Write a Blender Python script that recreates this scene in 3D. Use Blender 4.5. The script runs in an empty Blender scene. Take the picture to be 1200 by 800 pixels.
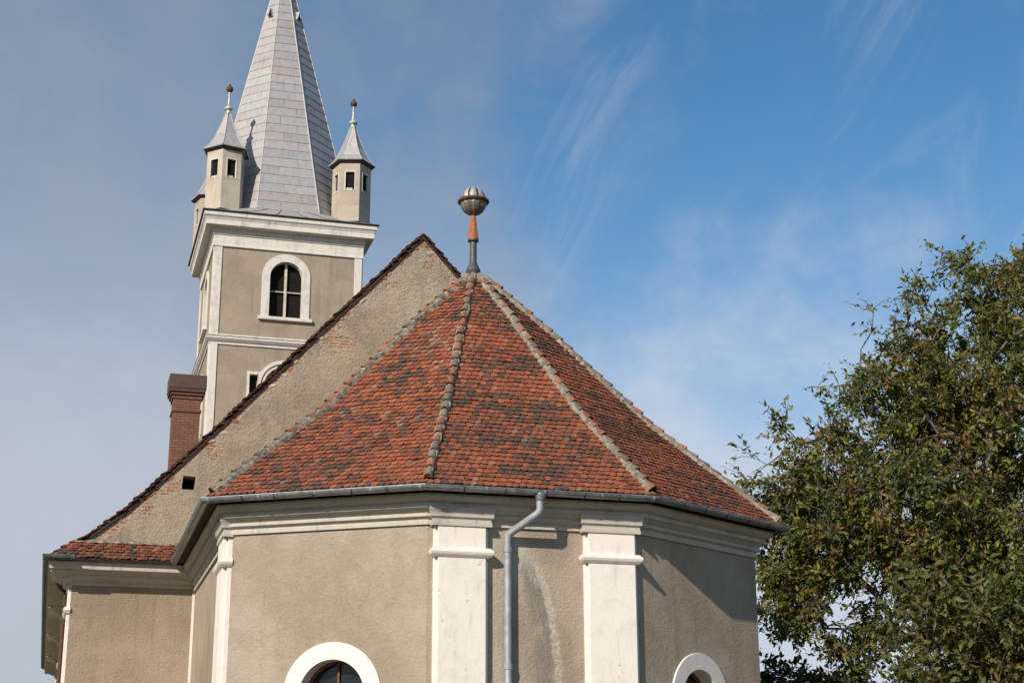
import bpy, bmesh, math, random
import numpy as np
from mathutils import Vector, Matrix, noise
from mathutils.geometry import tessellate_polygon

R = math.radians
scene = bpy.context.scene
col = scene.collection
random.seed(7)
rng = np.random.default_rng(11)

# ------------------------------------------------------------------ camera
YAW, PITCH, ROLL = R(15.89), R(16.872), R(-0.181)
cam_d = bpy.data.cameras.new('camera')
cam = bpy.data.objects.new('camera', cam_d)
col.objects.link(cam)
fwh = Vector((math.sin(YAW), math.cos(YAW), 0)); rt = Vector((math.cos(YAW), -math.sin(YAW), 0)); upz = Vector((0, 0, 1))
Fw = fwh * math.cos(PITCH) + upz * math.sin(PITCH)
Up = upz * math.cos(PITCH) - fwh * math.sin(PITCH)
Rt = rt * math.cos(ROLL) + Up * math.sin(ROLL)
Up = Up * math.cos(ROLL) - rt * math.sin(ROLL)
cam.matrix_world = Matrix(((Rt.x, Up.x, -Fw.x, 0), (Rt.y, Up.y, -Fw.y, 0), (Rt.z, Up.z, -Fw.z, 1.6), (0, 0, 0, 1)))
cam_d.sensor_width = 36
cam_d.lens = 1872.98 / 1200 * 36
cam_d.clip_start = .1
cam_d.clip_end = 6000
scene.camera = cam

# ------------------------------------------------------------------ light
SUN_AZ, SUN_EL = R(46.5), R(30.5)          # azimuth measured from -Y towards -X
to_sun = Vector((-math.sin(SUN_AZ) * math.cos(SUN_EL), -math.cos(SUN_AZ) * math.cos(SUN_EL), math.sin(SUN_EL)))
sun_d = bpy.data.lights.new('sun', 'SUN')
sun_d.energy = 4.7
sun_d.angle = R(.53)
sun_d.color = (1, .91, .79)
sun = bpy.data.objects.new('sun', sun_d)
col.objects.link(sun)
sun.location = (-40, -40, 60)
sun.rotation_euler = (-to_sun).to_track_quat('-Z', 'Y').to_euler()

scene.view_settings.view_transform = 'Standard'
scene.view_settings.look = 'None'
scene.view_settings.exposure = 0.2
scene.view_settings.gamma = 1
scene.view_settings.use_curve_mapping = False


# ------------------------------------------------------------------ node helper
class NT:
    def __init__(s, tree):
        s.t = tree; s.n = tree.nodes; s.l = tree.links

    def new(s, typ, **kw):
        nd = s.n.new(typ)
        for k, v in kw.items():
            setattr(nd, k, v)
        return nd

    def put(s, sock, v):
        if v is None: return
        if isinstance(v, bpy.types.NodeSocket): s.l.new(v, sock)
        else: sock.default_value = v

    def m(s, op, a, b=None, c=None, clamp=False):
        nd = s.new('ShaderNodeMath', operation=op, use_clamp=clamp)
        s.put(nd.inputs[0], a); s.put(nd.inputs[1], b); s.put(nd.inputs[2], c)
        return nd.outputs[0]

    def vm(s, op, a, b=None):
        nd = s.new('ShaderNodeVectorMath', operation=op)
        s.put(nd.inputs[0], a); s.put(nd.inputs[1], b)
        return nd.outputs[1] if op in ('DOT_PRODUCT', 'LENGTH', 'DISTANCE') else nd.outputs[0]

    def ramp(s, v, lo, hi, a=0., b=1., smooth=True):
        nd = s.new('ShaderNodeMapRange', interpolation_type='SMOOTHSTEP' if smooth else 'LINEAR')
        s.put(nd.inputs[0], v)
        for i, x in enumerate((lo, hi, a, b)): s.put(nd.inputs[i + 1], x)
        return nd.outputs[0]

    def mix(s, f, a, b, mode='MIX'):
        nd = s.new('ShaderNodeMix', data_type='RGBA', blend_type=mode)
        s.put(nd.inputs[0], f)
        s.put(nd.inputs[6], a + (1,) if isinstance(a, tuple) and len(a) == 3 else a)
        s.put(nd.inputs[7], b + (1,) if isinstance(b, tuple) and len(b) == 3 else b)
        return nd.outputs[2]

    def noise(s, vec, scale, detail=4, rough=.55, dist=0., out=0):
        nd = s.new('ShaderNodeTexNoise')
        s.put(nd.inputs['Vector'], vec)
        nd.inputs['Scale'].default_value = scale; nd.inputs['Detail'].default_value = detail
        nd.inputs['Roughness'].default_value = rough; nd.inputs['Distortion'].default_value = dist
        return nd.outputs[out]

    def mapping(s, vec, scale=(1, 1, 1), rot=(0, 0, 0), loc=(0, 0, 0)):
        nd = s.new('ShaderNodeMapping')
        s.put(nd.inputs[0], vec)
        nd.inputs[1].default_value = loc; nd.inputs[2].default_value = rot; nd.inputs[3].default_value = scale
        return nd.outputs[0]

    def sep(s, v):
        nd = s.new('ShaderNodeSeparateXYZ'); s.put(nd.inputs[0], v); return nd.outputs

    def comb(s, x, y, z):
        nd = s.new('ShaderNodeCombineXYZ')
        for i, q in enumerate((x, y, z)): s.put(nd.inputs[i], q)
        return nd.outputs[0]

    def obj(s):
        return s.new('ShaderNodeTexCoord').outputs['Object']

    def attr(s, name):
        return s.new('ShaderNodeAttribute', attribute_name=name)

    def bump(s, h, strength=.5, dist=.02, normal=None):
        nd = s.new('ShaderNodeBump')
        nd.inputs['Strength'].default_value = strength; nd.inputs['Distance'].default_value = dist
        s.put(nd.inputs['Height'], h); s.put(nd.inputs['Normal'], normal)
        return nd.outputs[0]


def material(name):
    mt = bpy.data.materials.new(name); mt.use_nodes = True
    N = NT(mt.node_tree)
    b = mt.node_tree.nodes['Principled BSDF']
    return mt, N, b


# ------------------------------------------------------------------ world sky
world = bpy.data.worlds.new('World')
scene.world = world
world.use_nodes = True
W = NT(world.node_tree)
bg = world.node_tree.nodes['Background']
sky = W.new('ShaderNodeTexSky', sky_type='NISHITA')
sky.sun_disc = False
sky.sun_elevation = SUN_EL
sky.sun_rotation = math.atan2(to_sun.x, to_sun.y)
sky.altitude = 300
sky.air_density = 1.0
sky.dust_density = 1.2
sky.ozone_density = 2.0
dirv = W.new('ShaderNodeTexCoord').outputs['Generated']
u = W.vm('DOT_PRODUCT', dirv, tuple(rt))
w = W.sep(dirv)[2]
n1 = W.noise(dirv, 3.2, 6, .55, .4)
n2 = W.noise(W.mapping(dirv, (1, 1, 2)), 9, 6, .6, .6)
n3 = W.noise(dirv, 5.5, 7, .58, .3)
s1 = W.m('SUBTRACT', n1, .5); s2 = W.m('SUBTRACT', n2, .5); s3 = W.m('SUBTRACT', n3, .5)
# broad veil of thin grey cloud to the west (left of the church)
edge = W.m('ADD', u, W.m('MULTIPLY', s1, .50))
edge = W.m('ADD', edge, W.m('MULTIPLY', s2, .20))
edge = W.m('ADD', edge, W.m('MULTIPLY', W.m('SUBTRACT', w, .30), .22))
veil = W.ramp(edge, .10, -.16, 0., .80)
veil = W.m('MULTIPLY', veil, W.m('ADD', .95, W.m('ADD', W.m('MULTIPLY', s3, 1.5), W.m('MULTIPLY', s2, .5))), clamp=True)
# paler bank of cloud low down
low = W.m('ADD', W.m('ADD', w, W.m('MULTIPLY', s3, .34)), W.m('MULTIPLY', s2, .16))
bank = W.m('ADD', W.ramp(low, .36, .19, 0., .62), W.ramp(w, .44, .12, 0., .36), clamp=True)
# wisps of cirrus, combed one way
al = W.m('ADD', W.m('MULTIPLY', u, math.cos(R(58))), W.m('MULTIPLY', w, math.sin(R(58))))
ac = W.m('SUBTRACT', W.m('MULTIPLY', w, math.cos(R(58))), W.m('MULTIPLY', u, math.sin(R(58))))
cn = W.noise(W.comb(W.m('MULTIPLY', al, 6.5), W.m('MULTIPLY', ac, 15.), 3.7), 1.0, 8, .64, .9)
cn2 = W.noise(W.vm('ADD', dirv, (.37, .1, .05)), 5.0, 3, .5)
cir = W.m('MULTIPLY', W.m('MULTIPLY', W.ramp(cn, .48, .86), W.ramp(cn2, .38, .62, 0., .42)), W.ramp(veil, .5, .1))
base = W.mix(1., sky.outputs[0], (.60, 1.04, 1.20), 'MULTIPLY')
c = W.mix(bank, base, (5.4, 5.9, 6.8))
c = W.mix(veil, c, W.mix(W.ramp(w, .50, .12), (2.7, 3.1, 3.75), (4.3, 4.6, 5.15)))
c = W.mix(cir, c, (5.2, 5.8, 6.7))
W.l.new(c, bg.inputs[0])
bg.inputs[1].default_value = .095

# ------------------------------------------------------------------ materials
def plaster_mat(name, basec, dark, light, bump=.55, stain=False, gable=False):
    mt, N, b = material(name)
    o = N.obj()
    big = N.noise(o, .55, 5, .6, .3)
    mid = N.noise(o, 3.2, 5, .6)
    fine = N.noise(o, 26, 5, .7)
    grit = N.noise(o, 75, 3, .7)
    c = N.mix(N.ramp(big, .35, .68), dark, light)
    c = N.mix(.2, c, basec)
    c = N.mix(N.ramp(mid, .45, .75, 0, .45), c, light)
    c = N.mix(N.ramp(mid, .52, .25, 0, .35), c, dark)
    c = N.mix(N.ramp(fine, .52, .8, 0, .5), c, tuple(min(1, q * 1.35) for q in basec))
    c = N.mix(N.ramp(fine, .46, .25, 0, .5), c, tuple(q * .6 for q in basec))
    # old repairs and hairline cracks
    pt = N.noise(o, .85, 3, .5, .6)
    c = N.mix(N.ramp(pt, .555, .60, 0, .30), c, tuple(min(1, q * 1.28) for q in basec))
    c = N.mix(N.ramp(pt, .40, .365, 0, .25), c, tuple(q * .72 for q in basec))
    vo = N.new('ShaderNodeTexVoronoi', feature='DISTANCE_TO_EDGE')
    N.put(vo.inputs['Vector'], N.vm('ADD', o, N.vm('MULTIPLY', N.noise(o, 2.2, 5, .65, 0, 1), (.9, .9, .9)))); vo.inputs['Scale'].default_value = .55
    crk = N.m('MULTIPLY', N.ramp(vo.outputs['Distance'], .007, .002), N.ramp(N.noise(o, .8, 2), .5, .6))
    c = N.mix(N.m('MULTIPLY', crk, .35), c, tuple(q * .45 for q in basec))
    # rain streaks down the wall
    st = N.noise(N.mapping(o, (2.6, 2.6, .22)), 1.4, 4, .6)
    c = N.mix(N.ramp(st, .52, .72, 0, .42), c, tuple(q * .62 for q in basec))
    x, y, z = N.sep(o)
    worm = N.noise(o, 19, 6, .75, .1)
    hgt = N.m('ADD', N.m('ADD', N.m('MULTIPLY', fine, .8), N.m('MULTIPLY', grit, .4)), N.m('MULTIPLY', worm, 1.9))
    c = N.mix(N.ramp(worm, .5, .72, 0, .28), c, tuple(min(1, q * 1.3) for q in basec))
    if stain:
        # dried run-off next to the rain pipe: pale curved edge, greyer inside
        q = N.m('SUBTRACT', z, 4.1)
        wob = N.m('MULTIPLY', N.m('SUBTRACT', N.noise(o, 5, 3), .5), .14)
        curve = N.m('SUBTRACT', N.m('SUBTRACT', 8.42, N.m('MULTIPLY', N.m('MULTIPLY', q, q), .1)), wob)
        d = N.m('SUBTRACT', x, curve)
        front = N.m('MULTIPLY', N.ramp(y, 26.9, 26.76), N.ramp(z, 6.35, 5.7))
        rag = N.ramp(N.noise(o, 24, 5, .75), .40, .60, .05, 1.)
        pale = N.m('MULTIPLY', N.m('MULTIPLY', N.ramp(d, .10, .01), N.ramp(d, -.13, -.03)), N.m('MULTIPLY', front, rag))
        grey = N.m('MULTIPLY', N.m('MULTIPLY', N.ramp(d, -.04, -.13), N.ramp(d, -.50, -.28)), front)
        top = N.m('MULTIPLY', N.m('MULTIPLY', N.ramp(d, .02, -.2), N.ramp(y, 26.9, 26.76)), N.m('MULTIPLY', N.ramp(z, 5.4, 6.0), N.ramp(x, 7.5, 7.62)))
        c = N.mix(N.m('MULTIPLY', top, .85), c, (.50, .46, .39))
        c = N.mix(N.m('MULTIPLY', N.m('MULTIPLY', grey, N.ramp(N.noise(N.mapping(o, (1, 1, .4)), 5, 5, .7), .34, .56)), .9), c, (.215, .195, .17))
        c = N.mix(N.m('MULTIPLY', pale, .8), c, (.56, .51, .44))
        lf = N.m('MULTIPLY', N.m('MULTIPLY', N.ramp(x, 7.5, 7.4), N.ramp(y, 26.9, 26.76)), N.ramp(x, 7.1, 7.2))
        c = N.mix(N.m('MULTIPLY', lf, .35), c, (.5, .46, .38))
    if gable:
        # render fallen off along the verge: brick and mortar show
        ax = N.m('ABSOLUTE', N.m('SUBTRACT', x, 8.018))
        line = N.m('SUBTRACT', 15.38, N.m('MULTIPLY', ax, 1.085))
        line2 = N.m('SUBTRACT', 12.7, N.m('MULTIPLY', ax, .70))
        d = N.m('MULTIPLY', N.m('SUBTRACT', N.m('MAXIMUM', line, line2), z), .68)
        nn = N.noise(o, 2.3, 5, .65)
        lim = N.m('MULTIPLY', N.ramp(nn, .44, .74), .50)
        expo = N.ramp(N.m('SUBTRACT', d, lim), .05, -.03)
        dx = N.m('DIVIDE', N.m('SUBTRACT', x, 6.05), .42); dz = N.m('DIVIDE', N.m('SUBTRACT', z, 12.62), .17)
        rr = N.m('ADD', N.m('MULTIPLY', dx, dx), N.m('MULTIPLY', dz, dz))
        rr = N.m('ADD', rr, N.m('MULTIPLY', N.m('SUBTRACT', N.noise(o, 7, 3), .5), 2.0))
        expo = N.m('MAXIMUM', expo, N.ramp(rr, 1.1, .8))
        ne = N.m('MULTIPLY', N.ramp(nn, .63, .70), N.ramp(d, 1.0, .3))
        br = N.new('ShaderNodeTexBrick')
        N.put(br.inputs['Vector'], N.comb(x, z, 0.))
        for k, v in (('Scale', 1.), ('Mortar Size', .014), ('Brick Width', .24), ('Row Height', .078), ('Bias', -.2)): br.inputs[k].default_value = v
        br.inputs['Color1'].default_value = (.34, .12, .055, 1); br.inputs['Color2'].default_value = (.42, .19, .10, 1)
        br.inputs['Mortar'].default_value = (.46, .40, .31, 1)
        bc = N.mix(N.ramp(N.noise(o, 9, 4, .7), .50, .60), br.outputs[0], (.50, .43, .33))
        c = N.mix(N.m('MULTIPLY', ne, .5), c, (.22, .20, .175))
        gb = N.ramp(N.noise(o, .9, 4, .6), .50, .66, 0, .42)
        c = N.mix(gb, c, (.25, .225, .19))
        hv = N.noise(N.mapping(o, (7, 1, 10), (0, R(35), 0)), 1., 6, .75)
        c = N.mix(N.ramp(hv, .52, .75, 0, .5), c, (.48, .42, .32))
        c = N.mix(N.ramp(hv, .46, .3, 0, .45), c, (.19, .165, .13))
        c = N.mix(N.m('MULTIPLY', expo, .8), c, bc)
        hgt = N.m('ADD', N.m('MULTIPLY', hv, 1.8), hgt)
        hgt = N.m('SUBTRACT', hgt, N.m('MULTIPLY', expo, 1.2))
    N.put(b.inputs['Base Color'], c)
    b.inputs['Roughness'].default_value = .93
    b.inputs['Specular IOR Level'].default_value = .15
    N.put(b.inputs['Normal'], N.bump(hgt, bump, .03))
    return mt


def trim_mat(name, basec=(.74, .70, .64), dirt=(.38, .35, .29), amount=.5):
    mt, N, b = material(name)
    o = N.obj()
    n1 = N.noise(o, 2.1, 6, .65, .4); n2 = N.noise(o, 14, 5, .7)
    st = N.noise(N.mapping(o, (4, 4, .5)), 2.2, 5, .65)
    c = N.mix(N.ramp(n1, .48, .78, 0, amount), basec, dirt)
    c = N.mix(N.ramp(st, .52, .8, 0, amount), c, tuple(q * .8 for q in dirt))
    c = N.mix(N.ramp(n2, .55, .8, 0, amount * .7), c, dirt)
    c = N.mix(N.ramp(N.noise(o, 60, 3, .6), .62, .75, 0, amount * .6), c, tuple(q * .7 for q in dirt))
    chip = N.noise(N.vm('ADD', o, (3.1, 1.7, .4)), 5.5, 6, .72)
    c = N.mix(N.ramp(chip, .655, .675, 0, .8), c, (.36, .31, .245))
    N.put(b.inputs['Base Color'], c)
    b.inputs['Roughness'].default_value = .85
    b.inputs['Specular IOR Level'].default_value = .25
    h = N.m('ADD', N.noise(o, 22, 5, .65), N.m('MULTIPLY', n1, 1.5))
    N.put(b.inputs['Normal'], N.bump(h, .25, .02))
    return mt


def tint_mat(name, rough=.85, spots=True, spec=.25, metal=0., bump=.3, spotc=(.34, .31, .25), var=.3):
    mt, N, b = material(name)
    o = N.obj()
    a = N.attr('tint').outputs['Color']
    n = N.noise(o, 17 if spots else 5, 5, .7)
    c = N.mix(N.ramp(n, .3, .75), N.mix(1., a, (1 - var,) * 3, 'MULTIPLY'), N.mix(1., a, (1 + var * .8, 1 + var * .66, 1 + var * .5), 'MULTIPLY'))
    if spots:
        sp = N.noise(o, 34, 4, .7)
        c = N.mix(N.ramp(sp, .60, .70, 0, .7), c, spotc)
        sp2 = N.noise(o, 6, 5, .7)
        c = N.mix(N.ramp(sp2, .56, .72, 0, .6), c, (.07, .058, .048))
    if not spots:
        sk = N.noise(N.mapping(o, (3.2, 3.2, .35)), 2.0, 5, .65)
        c = N.mix(N.ramp(sk, .52, .74, 0, .42), c, (.15, .135, .12))
        c = N.mix(N.ramp(sk, .46, .28, 0, .3), c, (.50, .48, .46))
        c = N.mix(N.ramp(N.noise(o, 2.1, 6, .7), .62, .72, 0, .35), c, (.20, .12, .08))
    N.put(b.inputs['Base Color'], c)
    b.inputs['Roughness'].default_value = rough
    b.inputs['Metallic'].default_value = metal
    b.inputs['Specular IOR Level'].default_value = spec
    N.put(b.inputs['Normal'], N.bump(N.noise(o, 40, 4, .7), bump, .012))
    return mt


def metal_mat(name, c0, c1, metal=.5, rough=.45, scale=5, bump=.08):
    mt, N, b = material(name)
    o = N.obj()
    n = N.noise(o, scale, 6, .65, .3)
    N.put(b.inputs['Base Color'], N.mix(N.ramp(n, .35, .7), c0, c1))
    N.put(b.inputs['Roughness'], N.ramp(N.noise(o, scale * 2.5, 4), .3, .7, rough - .1, rough + .12))
    b.inputs['Metallic'].default_value = metal
    N.put(b.inputs['Normal'], N.bump(N.noise(o, 9, 3), bump, .02))
    return mt


def brick_mat(name):
    mt, N, b = material(name)
    o = N.obj()
    x, y, z = N.sep(o)
    v = N.comb(N.m('ADD', x, y), z, 0.)
    br = N.new('ShaderNodeTexBrick')
    N.put(br.inputs['Vector'], v)
    for k, q in (('Scale', 1.), ('Mortar Size', .013), ('Brick Width', .22), ('Row Height', .074), ('Bias', 0.)): br.inputs[k].default_value = q
    br.inputs['Color1'].default_value = (.25, .088, .05, 1); br.inputs['Color2'].default_value = (.165, .062, .04, 1)
    br.inputs['Mortar'].default_value = (.085, .065, .05, 1)
    c = N.mix(N.ramp(N.noise(o, 3.5, 5, .65), .5, .72, 0, .65), br.outputs[0], (.055, .045, .038))
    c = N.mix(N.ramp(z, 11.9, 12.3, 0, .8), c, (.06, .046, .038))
    c = N.mix(N.ramp(N.noise(o, 30, 4, .7), .5, .8, 0, .5), c, (.30, .13, .07))
    N.put(b.inputs['Base Color'], c)
    b.inputs['Roughness'].default_value = .9
    hh = N.m('ADD', N.m('MULTIPLY', br.outputs['Fac'], -1.), N.m('MULTIPLY', N.noise(o, 40, 4), .6))
    N.put(b.inputs['Normal'], N.bump(hh, .6, .015))
    return mt


def plain_mat(name, c0, rough=.8, metal=0., spec=.3, var=.3, scale=8):
    mt, N, b = material(name)
    o = N.obj()
    n = N.noise(o, scale, 5, .65)
    N.put(b.inputs['Base Color'], N.mix(N.ramp(n, .3, .7), tuple(q * (1 - var) for q in c0), tuple(min(1, q * (1 + var)) for q in c0)))
    b.inputs['Roughness'].default_value = rough
    b.inputs['Metallic'].default_value = metal
    b.inputs['Specular IOR Level'].default_value = spec
    return mt


M = {}
M['apse_plaster'] = plaster_mat('apse_roughcast', (.365, .302, .230), (.305, .248, .186), (.425, .362, .285), .6, stain=True)
M['nave_plaster'] = plaster_mat('nave_roughcast', (.335, .262, .187), (.28, .217, .153), (.385, .308, .225), .55)
M['gable_plaster'] = plaster_mat('gable_roughcast', (.38, .312, .232), (.29, .24, .178), (.465, .39, .295), .85, gable=True)
M['tower_plaster'] = plaster_mat('tower_render', (.31, .257, .197), (.275, .225, .172), (.35, .294, .23), .35)
M['turret_plaster'] = plaster_mat('turret_render', (.43, .375, .31), (.37, .315, .255), (.51, .455, .38), .3)
M['trim'] = trim_mat('lime_white_trim', (.75, .695, .64), (.44, .40, .335), .42)
M['cornice'] = trim_mat('weathered_cornice', (.47, .435, .38), (.24, .215, .175), .6)
M['tower_trim'] = trim_mat('tower_white_trim', (.63, .595, .545), (.27, .25, .215), .65)
M['tile'] = tint_mat('clay_tile', .85)
M['ridge'] = tint_mat('ridge_tile', .9, True, .2, 0., .5, (.42, .39, .33))
M['mortar'] = plain_mat('lime_mortar', (.215, .19, .155), .95, 0, .1, .5, 12)
M['deck'] = plain_mat('roof_boards', (.045, .035, .028), .95)
M['zinc_sheet'] = tint_mat('zinc_sheet', .52, False, .4, .28, .05, var=.10)
M['zinc'] = metal_mat('zinc_gutter', (.20, .215, .225), (.33, .345, .355), .55, .42)
M['dark_gutter'] = metal_mat('dark_gutter', (.07, .085, .08), (.16, .175, .17), .3, .6)  # nave gutters: darker, greener metal than the apse gutter
M['pipe'] = metal_mat('galvanised_pipe', (.25, .265, .28), (.36, .375, .39), .3, .6)
M['dark_zinc'] = metal_mat('dark_sheet_edge', (.06, .06, .06), (.11, .11, .11), .4, .5)
M['copper_rust'] = plain_mat('rusty_iron', (.33, .115, .045), .8, 0, .3, .35, 14)
M['rust_dark'] = plain_mat('brown_rust', (.10, .055, .035), .75, .2, .3, .35, 14)
M['steel'] = metal_mat('dull_lid', (.32, .305, .295), (.46, .44, .42), .35, .55, 10)
M['bowl'] = tint_mat('bowl_sheet', .5, False, .5, .4, .1)
M['post'] = metal_mat('lead_post', (.06, .062, .065), (.11, .11, .11), .3, .6)
M['green_rod'] = metal_mat('patinated_rod', (.36, .40, .37), (.48, .52, .49), .3, .5)
M['glass'] = plain_mat('dark_glass', (.014, .015, .017), .12, 0, .5, .4, 2)
M['void'] = plain_mat('dark_opening', (.012, .011, .010), .9, 0, .1)
M['wood'] = plain_mat('painted_mullion', (.50, .45, .38), .7, 0, .3, .3, 20)
M['rustbar'] = plain_mat('iron_bar', (.16, .08, .05), .8, 0, .3, .3, 20)
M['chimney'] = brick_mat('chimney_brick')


# ------------------------------------------------------------------ mesh builder
class MB:
    def __init__(s):
        s.v = []; s.f = []; s.c = []; s.tint = None; s.use_tint = False

    def add(s, verts, faces, tint=None):
        o = len(s.v)
        s.v.extend([tuple(q) for q in verts])
        s.f.extend([tuple(i + o for i in fc) for fc in faces])
        if tint is not None: s.use_tint = True
        s.c.extend([tint or (1, 1, 1)] * len(verts))

    def box(s, x0, y0, z0, x1, y1, z1, tint=None):
        s.add([(x0, y0, z0), (x1, y0, z0), (x1, y1, z0), (x0, y1, z0), (x0, y0, z1), (x1, y0, z1), (x1, y1, z1), (x0, y1, z1)],
              [(0, 3, 2, 1), (4, 5, 6, 7), (0, 1, 5, 4), (1, 2, 6, 5), (2, 3, 7, 6), (3, 0, 4, 7)], tint)

    def fbox(s, F, s0, s1, z0, z1, d0, d1):
        P = [F(a, z, d) for d in (d0, d1) for z in (z0, z1) for a in (s0, s1)]
        s.add(P, [(0, 1, 3, 2), (4, 6, 7, 5), (0, 4, 5, 1), (2, 3, 7, 6), (0, 2, 6, 4), (1, 5, 7, 3)])

    def tube(s, pts, r, n=12, tint=None, caps=True, r2=None):
        pts = [Vector(q) for q in pts]
        k = len(pts)
        rs = [r] * k if not isinstance(r, (list, tuple)) else r
        ref = None
        V = []
        for i, q in enumerate(pts):
            if i == 0: t = pts[1] - q
            elif i == k - 1: t = q - pts[i - 1]
            else: t = (pts[i + 1] - q).normalized() + (q - pts[i - 1]).normalized()
            t.normalize()
            if ref is None:
                ref = t.orthogonal()
            ref = (ref - t * ref.dot(t)).normalized()
            bt = t.cross(ref)
            mi = 1.
            if 0 < i < k - 1:
                ca = (pts[i + 1] - q).normalized().dot(t)
                mi = 1 / max(.6, ca)
            for j in range(n):
                a = 2 * math.pi * j / n
                V.append(q + (ref * math.cos(a) + bt * math.sin(a)) * rs[i] * mi)
        Fc = []
        for i in range(k - 1):
            for j in range(n):
                Fc.append((i * n + j, i * n + (j + 1) % n, (i + 1) * n + (j + 1) % n, (i + 1) * n + j))
        if caps:
            Fc.append(tuple(range(n - 1, -1, -1))); Fc.append(tuple(range((k - 1) * n, k * n)))
        s.add(V, Fc, tint)

    def lathe(s, prof, c, n=16, tint=None, a0=0.):
        V = []
        for r, z in prof:
            for j in range(n):
                a = a0 + 2 * math.pi * j / n
                V.append((c[0] + r * math.cos(a), c[1] + r * math.sin(a), c[2] + z))
        Fc = []
        for i in range(len(prof) - 1):
            for j in range(n):
                Fc.append((i * n + j, i * n + (j + 1) % n, (i + 1) * n + (j + 1) % n, (i + 1) * n + j))
        if prof[0][0] > 1e-4: Fc.append(tuple(range(n - 1, -1, -1)))
        k = len(prof) - 1
        if prof[k][0] > 1e-4: Fc.append(tuple(range(k * n, k * n + n)))
        s.add(V, Fc, tint)

    def sweep(s, path, prof, closed=False, caps=True):
        k = len(path); npf = len(prof)
        V = []
        for i in range(k):
            p = Vector(path[i])
            def nrm(a, b):
                d = (Vector(b) - Vector(a)).normalized(); return Vector((d.y, -d.x))
            if closed:
                na = nrm(path[i - 1], path[i]); nb = nrm(path[i], path[(i + 1) % k])
            else:
                na = nrm(path[i - 1], path[i]) if i else None
                nb = nrm(path[i], path[i + 1]) if i < k - 1 else None
                na = na or nb; nb = nb or na
            mv = na + nb; mv = mv / mv.length_squared * 2
            for o, z in prof: V.append((p.x + mv.x * o, p.y + mv.y * o, z))
        Fc = []
        for i in range(k if closed else k - 1):
            a = i * npf; b = ((i + 1) % k) * npf
            for j in range(npf - 1): Fc.append((a + j, b + j, b + j + 1, a + j + 1))
        if not closed and caps:
            Fc.append(tuple(range(npf))); Fc.append(tuple((k - 1) * npf + j for j in range(npf - 1, -1, -1)))
        s.add(V, Fc)

    def wall(s, F, outer, holes=(), depth=.35):
        loops = [[Vector((a, z, 0)) for a, z in outer]] + [[Vector((a, z, 0)) for a, z in h] for h in holes]
        flat = [q for L in loops for q in L]
        s.add([F(q.x, q.y, 0) for q in flat], tessellate_polygon(loops))
        for h in holes:
            k = len(h)
            s.add([F(a, z, 0) for a, z in h] + [F(a, z, -depth) for a, z in h],
                  [(i, (i + 1) % k, k + (i + 1) % k, k + i) for i in range(k)])

    def band(s, F, outer, inner, d0, d1, closed=False):
        k = len(outer)
        V = [F(a, z, d) for d in (d1, d0) for L in (outer, inner) for a, z in L]
        Fc = []
        for i in range(k if closed else k - 1):
            j = (i + 1) % k
            Fc += [(i, j, k + j, k + i), (i, 2 * k + i, 2 * k + j, j), (k + i, k + j, 3 * k + j, 3 * k + i)]
        if not closed:
            for i in (0, k - 1): Fc.append((i, k + i, 3 * k + i, 2 * k + i))
        s.add(V, Fc)

    def build(s, name, mat, parent=None, smooth=False, bevel=0, label=None):
        me = bpy.data.meshes.new(name)
        me.from_pydata(s.v, [], s.f)
        if s.use_tint:
            at = me.color_attributes.new('tint', 'FLOAT_COLOR', 'POINT')
            arr = np.ones((len(s.v), 4), np.float32); arr[:, :3] = np.array(s.c, np.float32)
            at.data.foreach_set('color', arr.ravel())
        bm = bmesh.new(); bm.from_mesh(me)
        if bevel: bmesh.ops.remove_doubles(bm, verts=bm.verts, dist=1e-5)
        bmesh.ops.recalc_face_normals(bm, faces=bm.faces)
        bm.to_mesh(me); bm.free()
        if smooth: me.shade_smooth()
        me.materials.append(mat)
        ob = bpy.data.objects.new(name, me)
        col.objects.link(ob)
        if parent: ob.parent = parent
        if bevel:
            bv = ob.modifiers.new('bevel', 'BEVEL'); bv.width = bevel; bv.segments = 2; bv.limit_method = 'ANGLE'; bv.angle_limit = R(35)
        if label: ob['label'] = label
        return ob


def smooth_angle(ob, deg=40):
    me = ob.data
    me.shade_smooth()
    me.set_sharp_from_angle(angle=R(deg))


def frame2(A, B):
    """wall frame: s along A->B, z up, d outward (outward is right of A->B seen from above)"""
    A = Vector(A); B = Vector(B); d = (B - A).normalized(); n = Vector((d.y, -d.x))
    return lambda s, z, o=0: (A.x + d.x * s + n.x * o, A.y + d.y * s + n.y * o, z)


def arch(sc, r, z0, zc, n=20):
    return [(sc - r, z0)] + [(sc + r * math.cos(math.pi - math.pi * i / n), zc + r * math.sin(math.pi - math.pi * i / n)) for i in range(n + 1)] + [(sc + r, z0)]


def rect(s0, s1, z0, z1):
    return [(s0, z0), (s0, z1), (s1, z1), (s1, z0)]


# ------------------------------------------------------------------ setting: ground
g = MB()
NG = 48
gs = [(-1 if i < NG / 2 else 1) * (abs(i - NG / 2) / (NG / 2)) ** 2.2 * 1500 for i in range(NG + 1)]
gv = [(x + 8, y + 25, 0 if math.hypot(x, y) < 60 else -.4 + noise.noise(Vector((x, y, 0)) * .01) * .4) for y in gs for x in gs]
g.add(gv, [(j * (NG + 1) + i, j * (NG + 1) + i + 1, (j + 1) * (NG + 1) + i + 1, (j + 1) * (NG + 1) + i) for j in range(NG) for i in range(NG)])
mt, N, b = material('meadow')
o = N.obj()
cg = N.mix(N.ramp(N.noise(o, .35, 6, .6), .35, .65), (.06, .07, .03), (.11, .10, .06))
cg = N.mix(N.ramp(N.noise(o, 9, 5, .7), .4, .7), cg, (.04, .05, .02))
N.put(b.inputs['Base Color'], cg); b.inputs['Roughness'].default_value = .95
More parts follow.
